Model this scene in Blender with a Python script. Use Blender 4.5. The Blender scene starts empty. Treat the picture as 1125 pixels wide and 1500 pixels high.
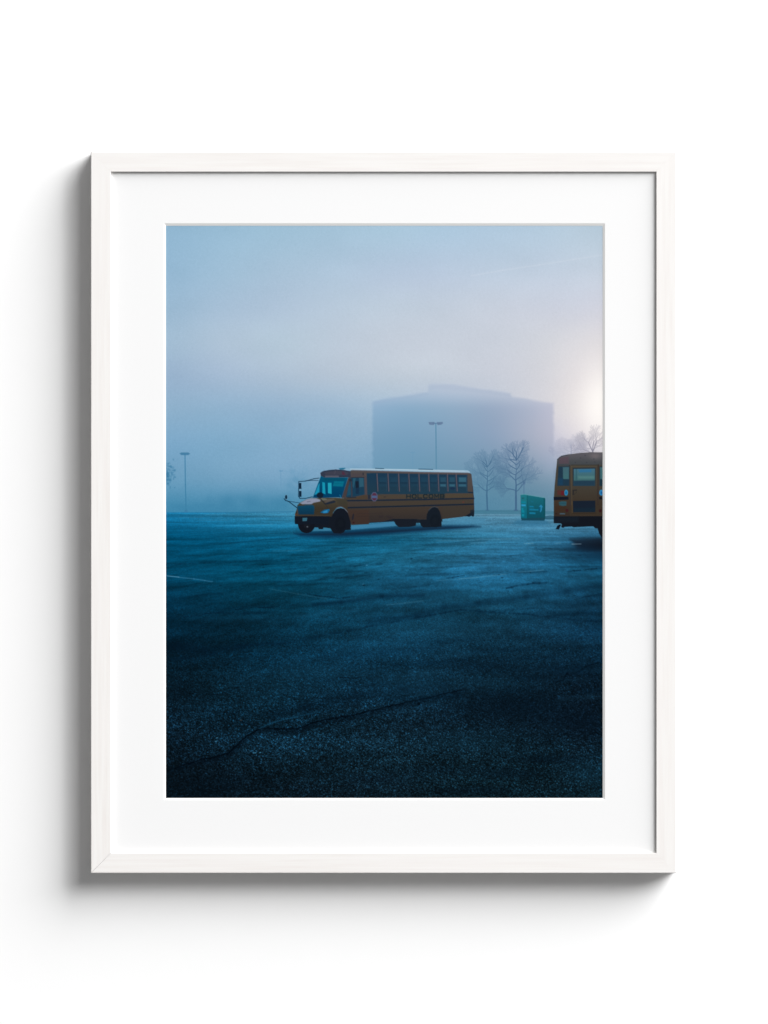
import bpy, bmesh, math, random
import numpy as np

# ------------------------------------------------------------------ scene, camera, light
S = 0.0007                       # metres per pixel of the 1125 x 1500 photograph, at the frame's front face
CX, CY = 562.5, 750.0
Z0 = 1.5                         # height of the picture's centre above the (unseen) floor
DIST = 6.0                       # camera to frame front
RAIL_D = 0.030                   # frame depth
FRONT = -RAIL_D                  # y of the front face; the wall's face is y = 0
RECESS = 0.0032                  # mat below the front face
scene = bpy.context.scene
C = scene.collection

cam_d = bpy.data.cameras.new('camera')
cam = bpy.data.objects.new('camera', cam_d)
C.objects.link(cam)
cam.location = (0, FRONT - DIST, Z0)
cam.rotation_euler = (math.radians(90), 0, 0)
cam_d.sensor_fit = 'HORIZONTAL'
cam_d.sensor_width = 24
cam_d.lens = 24 * DIST / (1125 * S)
cam_d.clip_start = 0.1
cam_d.clip_end = 100
scene.camera = cam

world = bpy.data.worlds.new('World')
scene.world = world
world.use_nodes = True
bg = world.node_tree.nodes['Background']
bg.inputs['Color'].default_value = (1, 1, 1, 1)
bg.inputs['Strength'].default_value = 0.225

scene.view_settings.view_transform = 'Standard'
scene.view_settings.look = 'None'
scene.view_settings.gamma = 1
scene.view_settings.exposure = 0
scene.view_settings.use_curve_mapping = False

def area(name, tx, tz, dist, size, level):
    """A studio softbox towards (tx, -1, tz) from the picture; level = what it adds to a white diffuse wall."""
    from mathutils import Vector
    d = Vector((tx, -1, tz)).normalized()
    l = bpy.data.lights.new(name, 'AREA')
    l.shape = 'SQUARE'
    l.size = size
    l.energy = level * math.pi ** 2 * dist ** 2 / (-d.y)
    o = bpy.data.objects.new(name, l)
    C.objects.link(o)
    o.location = Vector((0, 0, Z0)) + d * dist
    o.rotation_euler = (-d).to_track_quat('-Z', 'Y').to_euler()
    return o
area('key_softbox', 0.68, 0.64, 18.0, 7.6, 0.37)
area('wide_softbox', 2.35, 2.05, 26.0, 21.5, 0.825)

# ------------------------------------------------------------------ helpers
def srgb2lin(c):
    c = np.asarray(c, dtype=np.float64)
    return np.where(c <= 0.04045, c / 12.92, ((c + 0.055) / 1.055) ** 2.4)

def wx(px): return (px - CX) * S
def wz(py): return Z0 + (CY - py) * S
def at_depth(px, py, y):
    """point at depth y that the camera sees at photograph pixel (px, py)"""
    k = (DIST + (y - FRONT)) / DIST
    return ((px - CX) * S * k, y, Z0 + (CY - py) * S * k)

def tag(o, label=None, cat=None, kind=None):
    if label: o['label'] = label
    if cat: o['category'] = cat
    if kind: o['kind'] = kind
    return o

def link_mesh(name, verts, faces, mat, parent=None, smooth=False):
    me = bpy.data.meshes.new(name)
    me.from_pydata(verts, [], faces)
    me.validate()
    if mat: me.materials.append(mat)
    o = bpy.data.objects.new(name, me)
    C.objects.link(o)
    if parent: o.parent = parent
    return o

def principled(name, rough=0.8, spec=0.1):
    m = bpy.data.materials.new(name)
    m.use_nodes = True
    b = m.node_tree.nodes['Principled BSDF']
    b.inputs['Roughness'].default_value = rough
    b.inputs['Specular IOR Level'].default_value = spec
    return m, m.node_tree, b

# ------------------------------------------------------------------ materials
def mat_paint(name, col, amp, scale, bump=0.0):
    m, nt, b = principled(name, 0.9, 0.05)
    tc = nt.nodes.new('ShaderNodeTexCoord')
    n = nt.nodes.new('ShaderNodeTexNoise'); n.inputs['Scale'].default_value = scale
    n.inputs['Detail'].default_value = 6
    r = nt.nodes.new('ShaderNodeMix'); r.data_type = 'RGBA'
    r.inputs['A'].default_value = (*[c * (1 - amp) for c in col], 1)
    r.inputs['B'].default_value = (*[min(1, c * (1 + amp)) for c in col], 1)
    nt.links.new(tc.outputs['Object'], n.inputs['Vector'])
    nt.links.new(n.outputs['Fac'], r.inputs['Factor'])
    nt.links.new(r.outputs['Result'], b.inputs['Base Color'])
    if bump:
        bp = nt.nodes.new('ShaderNodeBump'); bp.inputs['Strength'].default_value = bump
        bp.inputs['Distance'].default_value = 0.0002
        nt.links.new(n.outputs['Fac'], bp.inputs['Height'])
        nt.links.new(bp.outputs['Normal'], b.inputs['Normal'])
    return m

def mat_wood(name, vertical, seed):
    """white-stained wood: faint warm streaks along the rail"""
    m, nt, b = principled(name, 0.6, 0.12)
    tc = nt.nodes.new('ShaderNodeTexCoord')
    mp = nt.nodes.new('ShaderNodeMapping')
    mp.inputs['Scale'].default_value = (260, 260, 9) if vertical else (9, 260, 260)
    mp.inputs['Location'].default_value = (seed * 3.1, seed * 1.7, seed * 2.3)
    n = nt.nodes.new('ShaderNodeTexNoise'); n.inputs['Scale'].default_value = 1.0
    n.inputs['Detail'].default_value = 5; n.inputs['Roughness'].default_value = 0.6
    n2 = nt.nodes.new('ShaderNodeTexNoise'); n2.inputs['Scale'].default_value = 14
    n2.inputs['Detail'].default_value = 2
    ramp = nt.nodes.new('ShaderNodeValToRGB')
    e = ramp.color_ramp.elements
    e[0].position = 0.30; e[0].color = (0.700, 0.664, 0.640, 1)
    e[1].position = 0.62; e[1].color = (0.768, 0.757, 0.740, 1)
    mx = nt.nodes.new('ShaderNodeMix'); mx.data_type = 'RGBA'
    mx.inputs['B'].default_value = (0.756, 0.736, 0.722, 1)
    nt.links.new(tc.outputs['Object'], mp.inputs['Vector'])
    nt.links.new(mp.outputs['Vector'], n.inputs['Vector'])
    nt.links.new(tc.outputs['Object'], n2.inputs['Vector'])
    nt.links.new(n.outputs['Fac'], ramp.inputs['Fac'])
    nt.links.new(ramp.outputs['Color'], mx.inputs['A'])
    nt.links.new(n2.outputs['Fac'], mx.inputs['Factor'])
    nt.links.new(mx.outputs['Result'], b.inputs['Base Color'])
    bp = nt.nodes.new('ShaderNodeBump'); bp.inputs['Strength'].default_value = 0.25
    bp.inputs['Distance'].default_value = 0.0001
    nt.links.new(n.outputs['Fac'], bp.inputs['Height'])
    nt.links.new(bp.outputs['Normal'], b.inputs['Normal'])
    return m

M_wall = mat_paint('white_wall_paint', (0.86, 0.86, 0.86), 0.006, 40, 0.1)
M_mat = mat_paint('mat_board_paper', (0.762, 0.762, 0.763), 0.006, 300, 0.1)
M_lip_dim = mat_paint('bounce_dimmed_lip_wood', (0.70, 0.68, 0.65), 0.08, 200)  # same frame wood, shade put into its colour to cut bounce light
M_core = mat_paint('mat_board_core', (0.80, 0.80, 0.79), 0.02, 500)
M_back = mat_paint('backing_kraft', (0.45, 0.33, 0.22), 0.05, 120)

# ------------------------------------------------------------------ the wall
wall = link_mesh('wall', [(-6, 0, -2.0), (6, 0, -2.0), (6, 0, 6), (-6, 0, 6),
                          (-6, .12, -2.0), (6, .12, -2.0), (6, .12, 6), (-6, .12, 6)],
                 [(0, 1, 2, 3), (5, 4, 7, 6), (4, 0, 3, 7), (1, 5, 6, 2), (3, 2, 6, 7), (4, 5, 1, 0)], M_wall)
tag(wall, 'plain bright white wall behind the framed photograph', 'wall', 'structure')

# ------------------------------------------------------------------ the framed photograph
root = bpy.data.objects.new('framed_photograph', None)
C.objects.link(root)
root.location = (0, 0, wz(1279))
tag(root, 'foggy blue photograph of school buses in a white wooden frame with wide white mat', 'framed picture')
RZ = root.location.z
def shift(vs): return [(x, y, z - RZ) for x, y, z in vs]

# rails: 36 px deep, mitred, tiny chamfers, a rabbet behind the lip
L, R_, T, B = wx(133.0), wx(991.0), wz(222.0), wz(1279.0)
W = 29.6 * S
ch = 0.0006
prof = [(0, 0), (0, RAIL_D - ch), (ch, RAIL_D), (W - 0.0003, RAIL_D), (W, RAIL_D - 0.0003), (W, 0.010), (W - 0.006, 0.010), (W - 0.006, 0)]
def rail(side):
    g = 0.00002                                        # hairline at the mitres
    gb = {'left': 0.00012, 'bottom': 0.00012}.get(side, g)
    vs = []
    for end in (0, 1):
        for u, d in prof:
            dd = u
            if side == 'left':   p = (L + u, -d, (B + dd + gb) if end == 0 else (T - dd - g))
            if side == 'right':  p = (R_ - u, -d, (B + dd + g) if end == 0 else (T - dd - g))
            if side == 'top':    p = ((L + dd + g) if end == 0 else (R_ - dd - g), -d, T - u)
            if side == 'bottom': p = ((L + dd + gb) if end == 0 else (R_ - dd - g), -d, B + u)
            vs.append(p)
    n = len(prof)
    fs = [(i, (i + 1) % n, n + (i + 1) % n, n + i) for i in range(n)]
    fs += [tuple(range(n))[::-1], tuple(range(n, 2 * n))]
    o = link_mesh('frame_rail', shift(vs), fs, mat_wood('white_stained_wood', side in ('left', 'right'), len(side) + ord(side[0]) % 7), frame)
    o.data.materials.append(M_lip_dim)
    bm = bmesh.new(); bm.from_mesh(o.data); bm.faces.ensure_lookup_table()
    bm.faces[4].material_index = 1                     # inner lip face coloured darker to dim light bounced onto the mat
    bmesh.ops.recalc_face_normals(bm, faces=bm.faces); bm.to_mesh(o.data); bm.free()
    o['label'] = {'left': 'left upright rail of the frame', 'right': 'right upright rail of the frame',
                  'top': 'top rail of the frame', 'bottom': 'bottom rail of the frame'}[side]
    return o
frame = bpy.data.objects.new('frame', None); C.objects.link(frame); frame.parent = root
for s in ('left', 'right', 'top', 'bottom'): rail(s)

# mat board: one sheet with a bevelled window
YM = FRONT + RECESS
MT = 0.0010                      # board thickness
YP = YM + MT                     # the print's surface
def ring(px0, py0, px1, py1, y):
    return [at_depth(px0, py1, y), at_depth(px1, py1, y), at_depth(px1, py0, y), at_depth(px0, py0, y)]
WIN = (240.3, 327.0, 886.2, 1171.8)          # outer edge of the bevel as seen
PX0, PX1, PY0, PY1 = 243.0, 882.8, 330.8, 1169.0   # printed area as seen
e = 2.5 * S
outer = [(L + W - .005, YM, B + W - .005), (R_ - W + .005, YM, B + W - .005), (R_ - W + .005, YM, T - W + .005), (L + W - .005, YM, T - W + .005)]
q = ring(*WIN, YM)
link = lambda a, b: [(a + i, a + (i + 1) % 4, b + (i + 1) % 4, b + i) for i in range(4)]
outer_b = [(x, YP, z) for x, y, z in outer]
inb = ring(PX0, PY0, PX1, PY1, YP - 0.00005)
mat = link_mesh('mat_board', shift(outer + q + outer_b + inb), link(0, 4) + link(8, 0) + link(12, 8), M_mat, root)
tag(mat, 'wide white mat board around the print')
bev = link_mesh('bevel_edge', shift(q + inb), link(0, 4), M_core, mat)
for o in (mat, bev):
    bm = bmesh.new(); bm.from_mesh(o.data); bmesh.ops.recalc_face_normals(bm, faces=bm.faces)
    f0 = max(bm.faces, key=lambda f: f.calc_area() * (abs(f.normal.y) > .9))
    if f0.normal.y > 0: bmesh.ops.reverse_faces(bm, faces=bm.faces)
    bm.to_mesh(o.data); bm.free()
bx0, bx1, bz0, bz1 = L + W - .0052, R_ - W + .0052, B + W - .0052, T - W + .0052
bk = [(x, y, z) for y in (YP + .0005, YP + .003) for x, z in ((bx0, bz0), (bx1, bz0), (bx1, bz1), (bx0, bz1))]
link_mesh('backing_board', shift(bk), [(0, 1, 2, 3), (7, 6, 5, 4), (0, 4, 5, 1), (1, 5, 6, 2), (2, 6, 7, 3), (3, 7, 4, 0)], M_back, root)

# ------------------------------------------------------------------ the print, drawn as ink colours on a fine grid of paper
RES = 1.5
NX = int(round((PX1 + 1.2 - (PX0 - 1.2)) * RES)) + 1
NY = int(round((PY1 + 1.2 - (PY0 - 1.2)) * RES)) + 1
xs = np.linspace(PX0 - 1.2, PX1 + 1.2, NX)
ys = np.linspace(PY0 - 1.2, PY1 + 1.2, NY)
X, Y = np.meshgrid(xs, ys)
rng = np.random.default_rng(7)
random.seed(11)

def grid_colour(gx, gy, rows):
    """smooth interpolation through a table of 0-255 colours"""
    G = np.array(rows, dtype=float) / 255.0            # [ny, nx, 3]
    def catmull(t, n):
        i = np.clip(np.floor(t).astype(int), 0, n - 2); f = t - i
        return i, f
    tx = np.interp(xs, gx, np.arange(len(gx))); ty = np.interp(ys, gy, np.arange(len(gy)))
    def resample(A, t):
        n = A.shape[0]
        i, f = catmull(t, n)
        p0 = A[np.clip(i - 1, 0, n - 1)]; p1 = A[i]; p2 = A[i + 1]; p3 = A[np.clip(i + 2, 0, n - 1)]
        f = f.reshape((-1,) + (1,) * (A.ndim - 1))
        m1 = (p2 - p0) / 2; m2 = (p3 - p1) / 2
        return ((2*f**3 - 3*f**2 + 1) * p1 + (f**3 - 2*f**2 + f) * m1 + (-2*f**3 + 3*f**2) * p2 + (f**3 - f**2) * m2)
    A = resample(G, ty)                                # [NY, nx, 3]
    A = resample(A.transpose(1, 0, 2), tx).transpose(1, 0, 2)
    return np.clip(A, 0, 1)

def noise(sx, sy, seed):
    """gaussian-filtered noise, sigma in photograph pixels, unit variance"""
    r = np.random.default_rng(seed).standard_normal((NY, NX))
    fy = np.fft.fftfreq(NY)[:, None]; fx = np.fft.rfftfreq(NX)[None, :]
    H = np.exp(-2 * (math.pi ** 2) * ((fx * sx * RES) ** 2 + (fy * sy * RES) ** 2))
    o = np.fft.irfft2(np.fft.rfft2(r) * H, s=(NY, NX))
    return o / o.std()

def tile_noise(n, sigma, seed):
    r = np.random.default_rng(seed).standard_normal((n, n))
    f = np.fft.fftfreq(n)[:, None]; g = np.fft.rfftfreq(n)[None, :]
    o = np.fft.irfft2(np.fft.rfft2(r) * np.exp(-2 * math.pi ** 2 * sigma ** 2 * (f * f + g * g)), s=(n, n))
    return o / o.std()
def sample(T_, u, v):
    n = T_.shape[0]
    i = np.floor(u); j = np.floor(v); fu = u - i; fv = v - j
    i = i.astype(int) % n; j = j.astype(int) % n; i1 = (i + 1) % n; j1 = (j + 1) % n
    return T_[j, i]*(1-fu)*(1-fv) + T_[j, i1]*fu*(1-fv) + T_[j1, i]*(1-fu)*fv + T_[j1, i1]*fu*fv

def sm(a, b, t):
    t = np.clip((t - a) / (b - a), 0, 1); return t * t * (3 - 2 * t)

ID = np.zeros((NY, NX), dtype=np.int16)
cur = [0]
def box(x0, y0, x1, y1, pad):
    i0 = max(0, int(np.searchsorted(xs, x0 - pad)) - 1); i1 = min(NX, int(np.searchsorted(xs, x1 + pad)) + 1)
    j0 = max(0, int(np.searchsorted(ys, y0 - pad)) - 1); j1 = min(NY, int(np.searchsorted(ys, y1 + pad)) + 1)
    return slice(j0, j1), slice(i0, i1)
def seg_dist(x, y, a, b):
    dx, dy = b[0] - a[0], b[1] - a[1]
    t = np.clip(((x - a[0]) * dx + (y - a[1]) * dy) / (dx * dx + dy * dy + 1e-9), 0, 1)
    return np.hypot(x - a[0] - t * dx, y - a[1] - t * dy), t
def put(sl, cov, col, alpha, mark=True, thr=0.5):
    a = (cov * alpha)[..., None]
    img[sl] = img[sl] * (1 - a) + col * a
    if mark and cur[0]:
        ID[sl] = np.where(cov > thr, cur[0], ID[sl])
def colour(col, sl):
    if isinstance(col[0], (tuple, list)):              # vertical gradient: (top colour, bottom colour, y0, y1)
        t = sm(col[2], col[3], Y[sl])[..., None]
        return np.array(col[0]) / 255 * (1 - t) + np.array(col[1]) / 255 * t
    return np.array(col, dtype=float) / 255
def poly(pts, col, alpha=1.0, soft=0.55, mark=True):
    px = [p[0] for p in pts]; py = [p[1] for p in pts]
    sl = box(min(px), min(py), max(px), max(py), soft * 2 + 1)
    x, y = X[sl], Y[sl]
    if x.size == 0: return
    d = np.full(x.shape, 1e9); ins = np.zeros(x.shape, bool)
    for k in range(len(pts)):
        a, b = pts[k], pts[(k + 1) % len(pts)]
        d = np.minimum(d, seg_dist(x, y, a, b)[0])
        if a[1] != b[1]:
            ins ^= ((a[1] > y) != (b[1] > y)) & (x < (b[0] - a[0]) * (y - a[1]) / (b[1] - a[1]) + a[0])
    sd = np.where(ins, d, -d)
    put(sl, sm(-soft, soft, sd), colour(col, sl), alpha, mark)
def line(pts, w, col, alpha=1.0, soft=0.5, mark=True, w1=None):
    for k in range(len(pts) - 1):
        a, b = pts[k], pts[k + 1]
        sl = box(min(a[0], b[0]), min(a[1], b[1]), max(a[0], b[0]), max(a[1], b[1]), w + soft * 2 + 1)
        x, y = X[sl], Y[sl]
        if x.size == 0: continue
        d, t = seg_dist(x, y, a, b)
        put(sl, sm(-soft, soft, w / 2 - d), colour(col, sl), alpha, mark)
def ell(cx, cy, rx, ry, col, alpha=1.0, soft=0.55, mark=True, n=28):
    poly([(cx + rx * math.cos(2*math.pi*k/n), cy + ry * math.sin(2*math.pi*k/n)) for k in range(n)], col, alpha, soft, mark)
def blob(cx, cy, rx, ry, col, alpha):
    """soft gaussian patch"""
    sl = box(cx - rx * 3, cy - ry * 3, cx + rx * 3, cy + ry * 3, 1)
    g = np.exp(-(((X[sl] - cx) / rx) ** 2 + ((Y[sl] - cy) / ry) ** 2))
    put(sl, g, colour(col, sl), alpha, False)
def loc(ox, oy, s):
    return lambda *uv: [(ox + uv[i] / s, oy + uv[i + 1] / s) for i in range(0, len(uv), 2)]
ZA = loc(412, 680, 13.64); ZB = loc(470, 680, 12.5); ZC = loc(550, 670, 7.03); ZD = loc(805, 655, 13.235)
ZE = loc(805, 730, 13.235); ZF = loc(755, 715, 20.45); ZG = loc(680, 640, 9.375); ZH = loc(800, 600, 12.5)

# ---- sky and fog
gx = [243, 330, 410, 490, 570, 650, 730, 800, 845, 883]
gy = [331, 400, 450, 500, 550, 600, 650, 700, 750]
sky = grid_colour(gx, gy, [
 [(143,180,206),(150,185,209),(156,189,211),(162,192,213),(166,195,215),(170,197,218),(175,199,219),(178,200,218),(180,200,216),(180,199,214)],
 [(148,182,208),(158,188,211),(168,193,214),(174,196,216),(180,198,218),(184,200,219),(188,203,220),(191,204,220),(193,205,220),(194,205,219)],
 [(154,184,208),(166,190,212),(175,195,215),(182,199,216),(188,202,217),(192,203,217),(197,205,218),(200,206,219),(202,207,220),(205,208,220)],
 [(160,186,208),(171,191,210),(178,197,213),(186,200,215),(193,203,216),(196,204,216),(200,206,217),(205,208,216),(211,211,217),(216,214,218)],
 [(153,179,205),(162,184,207),(171,190,209),(180,195,211),(188,200,213),(193,202,214),(200,205,216),(209,210,217),(220,217,220),(232,228,228)],
 [(141,175,202),(143,176,203),(148,178,204),(154,182,206),(163,187,208),(174,191,211),(188,198,212),(206,206,214),(224,220,221),(248,244,242)],
 [(124,167,199),(128,170,200),(134,172,201),(139,173,200),(138,172,198),(136,168,192),(142,167,192),(178,184,204),(205,203,213),(220,215,220)],
 [(106,156,188),(114,160,191),(118,161,192),(118,160,190),(114,157,186),(108,150,178),(104,145,170),(118,146,170),(140,160,184),(158,175,196)],
 [(62,132,168),(66,134,170),(70,138,172),(76,138,170),(80,137,167),(82,135,163),(84,133,160),(86,132,157),(92,138,162),(98,142,166)]])
g_y = [748, 765, 785, 815, 845, 880, 920, 960, 1000, 1060, 1110, 1169]
g_x = [243, 410, 570, 730, 883]
gr = grid_colour(g_x, g_y, [
 [(26,112,154),(66,138,172),(88,144,174),(90,143,170),(88,142,168)],
 [(14,102,144),(38,122,160),(62,130,164),(76,136,168),(74,132,162)],
 [(3,86,124),(14,96,132),(22,98,132),(52,120,154),(46,106,142)],
 [(3,74,106),(8,84,116),(26,98,130),(40,106,142),(26,88,122)],
 [(4,64,92),(8,76,104),(22,86,118),(30,92,126),(22,78,108)],
 [(5,54,80),(9,66,92),(18,72,100),(22,76,104),(18,62,90)],
 [(6,44,66),(10,56,80),(16,64,90),(20,66,92),(14,50,74)],
 [(8,38,56),(10,48,70),(14,54,78),(16,52,74),(12,42,62)],
 [(10,34,48),(11,42,60),(14,46,66),(13,38,54),(11,30,44)],
 [(10,28,40),(11,34,48),(14,36,50),(12,30,42),(11,25,36)],
 [(9,23,33),(11,29,40),(14,35,47),(14,36,48),(13,33,45)],
 [(9,20,28),(10,24,33),(14,33,44),(14,36,46),(14,35,46)]])
HZ = 750.5
up = sm(HZ + 0.9, HZ - 0.9, Y)[..., None] if False else (1 - sm(HZ - 1.3, HZ + 1.3, Y))[..., None]
# ---- asphalt relief: noise laid out on the receding ground of the picture
dep = np.clip(Y - 742.0, 4, None)
zz = 9000.0 / dep; xx = (X - 600) * zz / 90.0
tn1, tn2, tn3 = tile_noise(512, 5, 1), tile_noise(512, 2.2, 2), tile_noise(512, 9, 3)
uu = xx + 0.9 * zz; vv = zz - 0.10 * xx
n1 = sample(tn1, xx * 0.55 + 90, vv * 2.0)
n2 = sample(tn2, xx * 0.8 + 30, vv * 3.2)
n3 = sample(tn3, xx * 0.35, vv * 1.6 + 200)
wob = noise(14, 2.2, 21) * 0.5 + noise(30, 5, 22) * 0.5
patch = np.where(n3 < -0.5, -1, 0)
rel = 1 + 0.035 * n1 + 0.035 * n2 + 0.06 * np.clip(n3, -2, 2) + 0.05 * wob
far = sm(765, 830, Y)
band = noise(48, 3.2, 61) * 0.055 * sm(790, 830, Y) * (1 - sm(930, 990, Y)) + noise(90, 12, 62) * 0.07 * sm(860, 960, Y)
rel = 1 + (rel - 1) * (0.35 + 0.75 * far)
streak = noise(22, 0.8, 31) * 0.045 * (1 - sm(800, 880, Y)) + noise(60, 1.6, 32) * 0.04 * (1 - sm(820, 900, Y))
gr = gr * (rel + streak + band)[..., None]
# stony grain, coarser and stronger towards the bottom of the print
g1 = noise(0.35, 0.30, 41); g2 = noise(0.6, 0.5, 42); g3 = noise(2.2, 1.4, 43)
near = sm(790, 1100, Y)
amp = 0.035 + 0.27 * near ** 1.3
gg = (g1 * (1 - 0.15 * near) + g2 * (0.25 + 0.75 * near) + 0.16 * g3)
gr = gr * (np.exp(np.clip(gg * amp, -1.3, 1.0)) * (1 - 0.05 * near) * (1 - 0.10 * sm(860, 930, Y) * (1 - sm(1000, 1050, Y))) * (1 - 0.06 * sm(765, 785, Y)))[..., None]
spk = sm(1.9, 3.4, noise(0.45, 0.4, 44)) * near * (0.20 + 0.25 * noise(26, 12, 45))
gr = gr + np.clip(spk, 0, 1)[..., None] * np.array([0.10, 0.16, 0.18])
img = np.clip(sky * up + gr * (1 - up), 0, 1)
img[..., :] += (noise(0.5, 0.5, 51) * 0.0045 + (noise(55, 16, 52) * 0.004 + noise(16, 9, 53) * 0.0025) * (Y < HZ))[..., None]

names = {}
def start(i, name, label):
    cur[0] = i; names[i] = (name, label)

start(1, 'printed_asphalt', 'wide wet blue asphalt lot filling the lower half of the print')
ID[Y > HZ] = 1
cur[0] = 0
# horizon: dark edge of the lot on the left, pale fog band to the right
line([(243, 751.2), (330, 751.0), (372, 750.2), (430, 749.6)], 1.0, (28,104,146), 0.55, 0.8)
for k in range(26):                                     # pale wet reflections and dark streaks far out
    y = 753 + 30 * random.random() ** 1.3; x = random.uniform(243, 883); w = random.uniform(15, 60)
    line([(x, y), (x + w, y + random.uniform(-.6, .3))], random.uniform(.5, 1.1), (120,172,200) if k % 2 else (14,80,118), 0.16, 1.0)
for (x0, y0, x1, y1, a, w) in [(690,795.5,712,794,.22,1.4),(768,796,781,795.5,.5,1.2),(838,797,851,796.6,.6,1.2),(700,790,760,789,.2,2),
        (672,848,741,841,.28,1.4),(640,850.5,700,846,.15,1.2),(759,838,796,835,.3,1.3),(640,792,700,791,.2,1.4),(566,886,620,880,.15,1.8),
        (400,807,445,806,.18,1.2),(395,862.5,479,877,.12,1.6),(700,757,760,757.5,.3,1.5),(770,775,812,774,.25,1.2),(560,784,600,783,.15,1.2)]:
    line([(x0, y0), ((x0+x1)/2, (y0+y1)/2 + .4), (x1, y1)], w, (110,165,190), a, 1.0)
line([(243, 843.4), (262, 845.6), (284, 848), (300, 850.4), (311, 852)], 1.4, (70,132,168), 0.5, 1.0)
line([(243, 843.4), (262, 845.2)], 1.0, (110,165,192), 0.45, 0.7)
for pts, w, a, s in [
        ([(243,906),(262,904),(290,902),(300,899),(318,898),(345,893.5),(371,890),(400,889),(440,886)], 1.5, .75, .8),
        ([(450,870),(462,872),(476,874),(494,876.5),(520,874)], 1.8, .6, 1.1),
        ([(459,886),(500,882),(560,873.5),(620,872)], 5, .55, 3.5),
        ([(476,930),(500,926),(530,920),(560,914),(600,907),(675,893),(711,896),(760,899),(802,903),(850,909),(882,910)], 2.6, .55, 2.0),
        ([(400,944),(440,938),(476,930)], 3, .4, 2.5),
        ([(540,912),(610,902),(650,890),(700,884),(771,875),(830,866),(882,857)], 7, .35, 5),
        ([(680,843),(654,847)], 1.6, .55, .8), ([(672,848),(655,846.6)], 1.8, .5, .8), ([(706,840),(722,838),(734,838.5)], 1.8, .6, .8),
        ([(742,861),(765,857),(781,854),(800,854),(815,856)], 3, .6, 1.6), ([(832,837),(850,835),(882,832)], 2.0, .6, 1.2),
        ([(850,876),(866,872),(882,869)], 1.8, .6, 1), ([(630,812),(650,810),(662,811)], 1.6, .4, 1), ([(585,806),(600,805.5)], 1.5, .45, .8),
        ([(795,822),(803,820.5)], 2.0, .6, .7), ([(316,794.5),(326,794.5)], 1.6, .5, .8), ([(328,860),(338,859.5)], 1.7, .6, .8),
        ([(486,803),(510,803)], 1.4, .35, 1), ([(434,823),(480,820),(520,822)], 1.6, .3, 1.4), ([(380,838),(440,832),(520,829),(560,826)], 2.2, .35, 1.8),
        ([(243,828),(300,824),(360,822),(420,820)], 2.6, .3, 2), ([(243,948),(262,946),(300,952),(360,948)], 8, .35, 6),
        ([(243,966),(280,964),(330,954)], 3, .45, 2.5), ([(380,852),(440,852),(500,846),(560,840)], 2, .3, 1.6),
        ([(600,835),(640,832),(690,828)], 2, .25, 1.6), ([(345,947),(400,942)], 4, .4, 3), ([(470,962),(560,956),(640,948)], 7, .25, 6)]:
    if w < 3.2:                                         # cracks and ruts break up along their length
        q = []
        for (xa, ya), (xb, yb) in zip(pts[:-1], pts[1:]):
            m_ = max(1, int((xb - xa if xb > xa else xa - xb) / 7))
            q += [(xa + (xb - xa) * t_ / m_, ya + (yb - ya) * t_ / m_ + random.uniform(-.5, .5)) for t_ in range(m_)]
        q.append(pts[-1])
        for u_ in range(len(q) - 1):
            line(q[u_:u_ + 2], w * random.uniform(.5, 1.05), (4,26,44), a * random.choice((.25, .6, .9, 1)), s)
    else:
        line(pts, w, (4,26,44), a, s)
# the long foreground crack
crack = [(243,1129.5),(247.6,1127.8),(262,1123),(283,1115.5),(298,1112.5),(312,1109.6),(322,1107),(333,1103.7),(341,1097),(348,1090.5),(356,1082),
         (368,1075),(380,1068.5),(393,1066),(406,1067.2),(420,1069),(435,1068),(447,1063),(459,1058),(476,1054.5),(494,1051),(512,1048.5),(529,1045),
         (545,1040.5),(560,1037),(575,1033),(590,1029.8),(605,1027),(620,1023.5),(636,1019.5),(651,1015.5),(668,1012),(681,1010)]
jag = []
for (xa, ya), (xb, yb) in zip(crack[:-1], crack[1:]):
    for t_ in (0, .33, .66): jag.append((xa + (xb - xa) * t_ + random.uniform(-.7, .7), ya + (yb - ya) * t_ + random.uniform(-1.1, 1.1)))
line([(x, y + 3) for x, y in crack], 8, (4,14,24), .34, 5)
for u_ in range(len(jag) - 1): line(jag[u_:u_ + 2], random.uniform(1.1, 2.2), (1,7,15), random.choice((.6, .85, .95, .95)), .9)
line([(380,1067),(393,1061),(406,1056.5),(420,1053),(435,1049.5),(450,1046),(468,1043)], 1.8, (24,84,118), .45, 1.4)
line([(346,1053.5),(356,1058),(368,1061.5),(380,1065)], 1.4, (3,14,26), .6, 1.0)
line([(400,1048),(450,1036),(520,1020),(590,1010),(650,1005)], 14, (5,22,36), .35, 11)
for x, y, rx, ry, a in [(756,1035,95,26,.55),(850,1060,60,22,.5),(830,985,70,14,.35),(700,975,60,9,.3),(560,1140,60,8,.3),(800,1112,45,7,.45),
                        (740,1134,50,8,.4),(265,1010,35,30,.25),(262,950,30,14,.35),(300,1150,70,20,.3),(640,1128,60,7,.25),(700,1158,60,7,.35)]:
    blob(x, y, rx, ry, (5,18,30), a)
for x, y, rx, ry, a in [(470,985,70,22,.28),(610,1000,60,24,.3),(720,1000,50,14,.2),(385,1010,50,30,.15),(690,1085,90,18,.22),(860,1130,40,20,.25),(560,945,90,16,.2),
                        (360,905,60,8,.2),(600,920,60,9,.22),(700,925,90,10,.15),(640,870,50,5,.12)]:
    blob(x, y, rx, ry, (22,72,98), a * .8)
line([(844,985),(853,981),(858,976),(868,973),(882,969)], 1.5, (2,12,22), .7, .9)
line([(814,999),(825,996.5),(830,987)], 1.5, (2,12,22), .7, .9)
ell(831, 986.5, 2, 2, (2,8,16), .8, 1); ell(613.5, 1031, 2.4, 2, (2,8,16), .8, 1); ell(353, 1055, 2, 1, (70,70,66), .5, .8)
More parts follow.
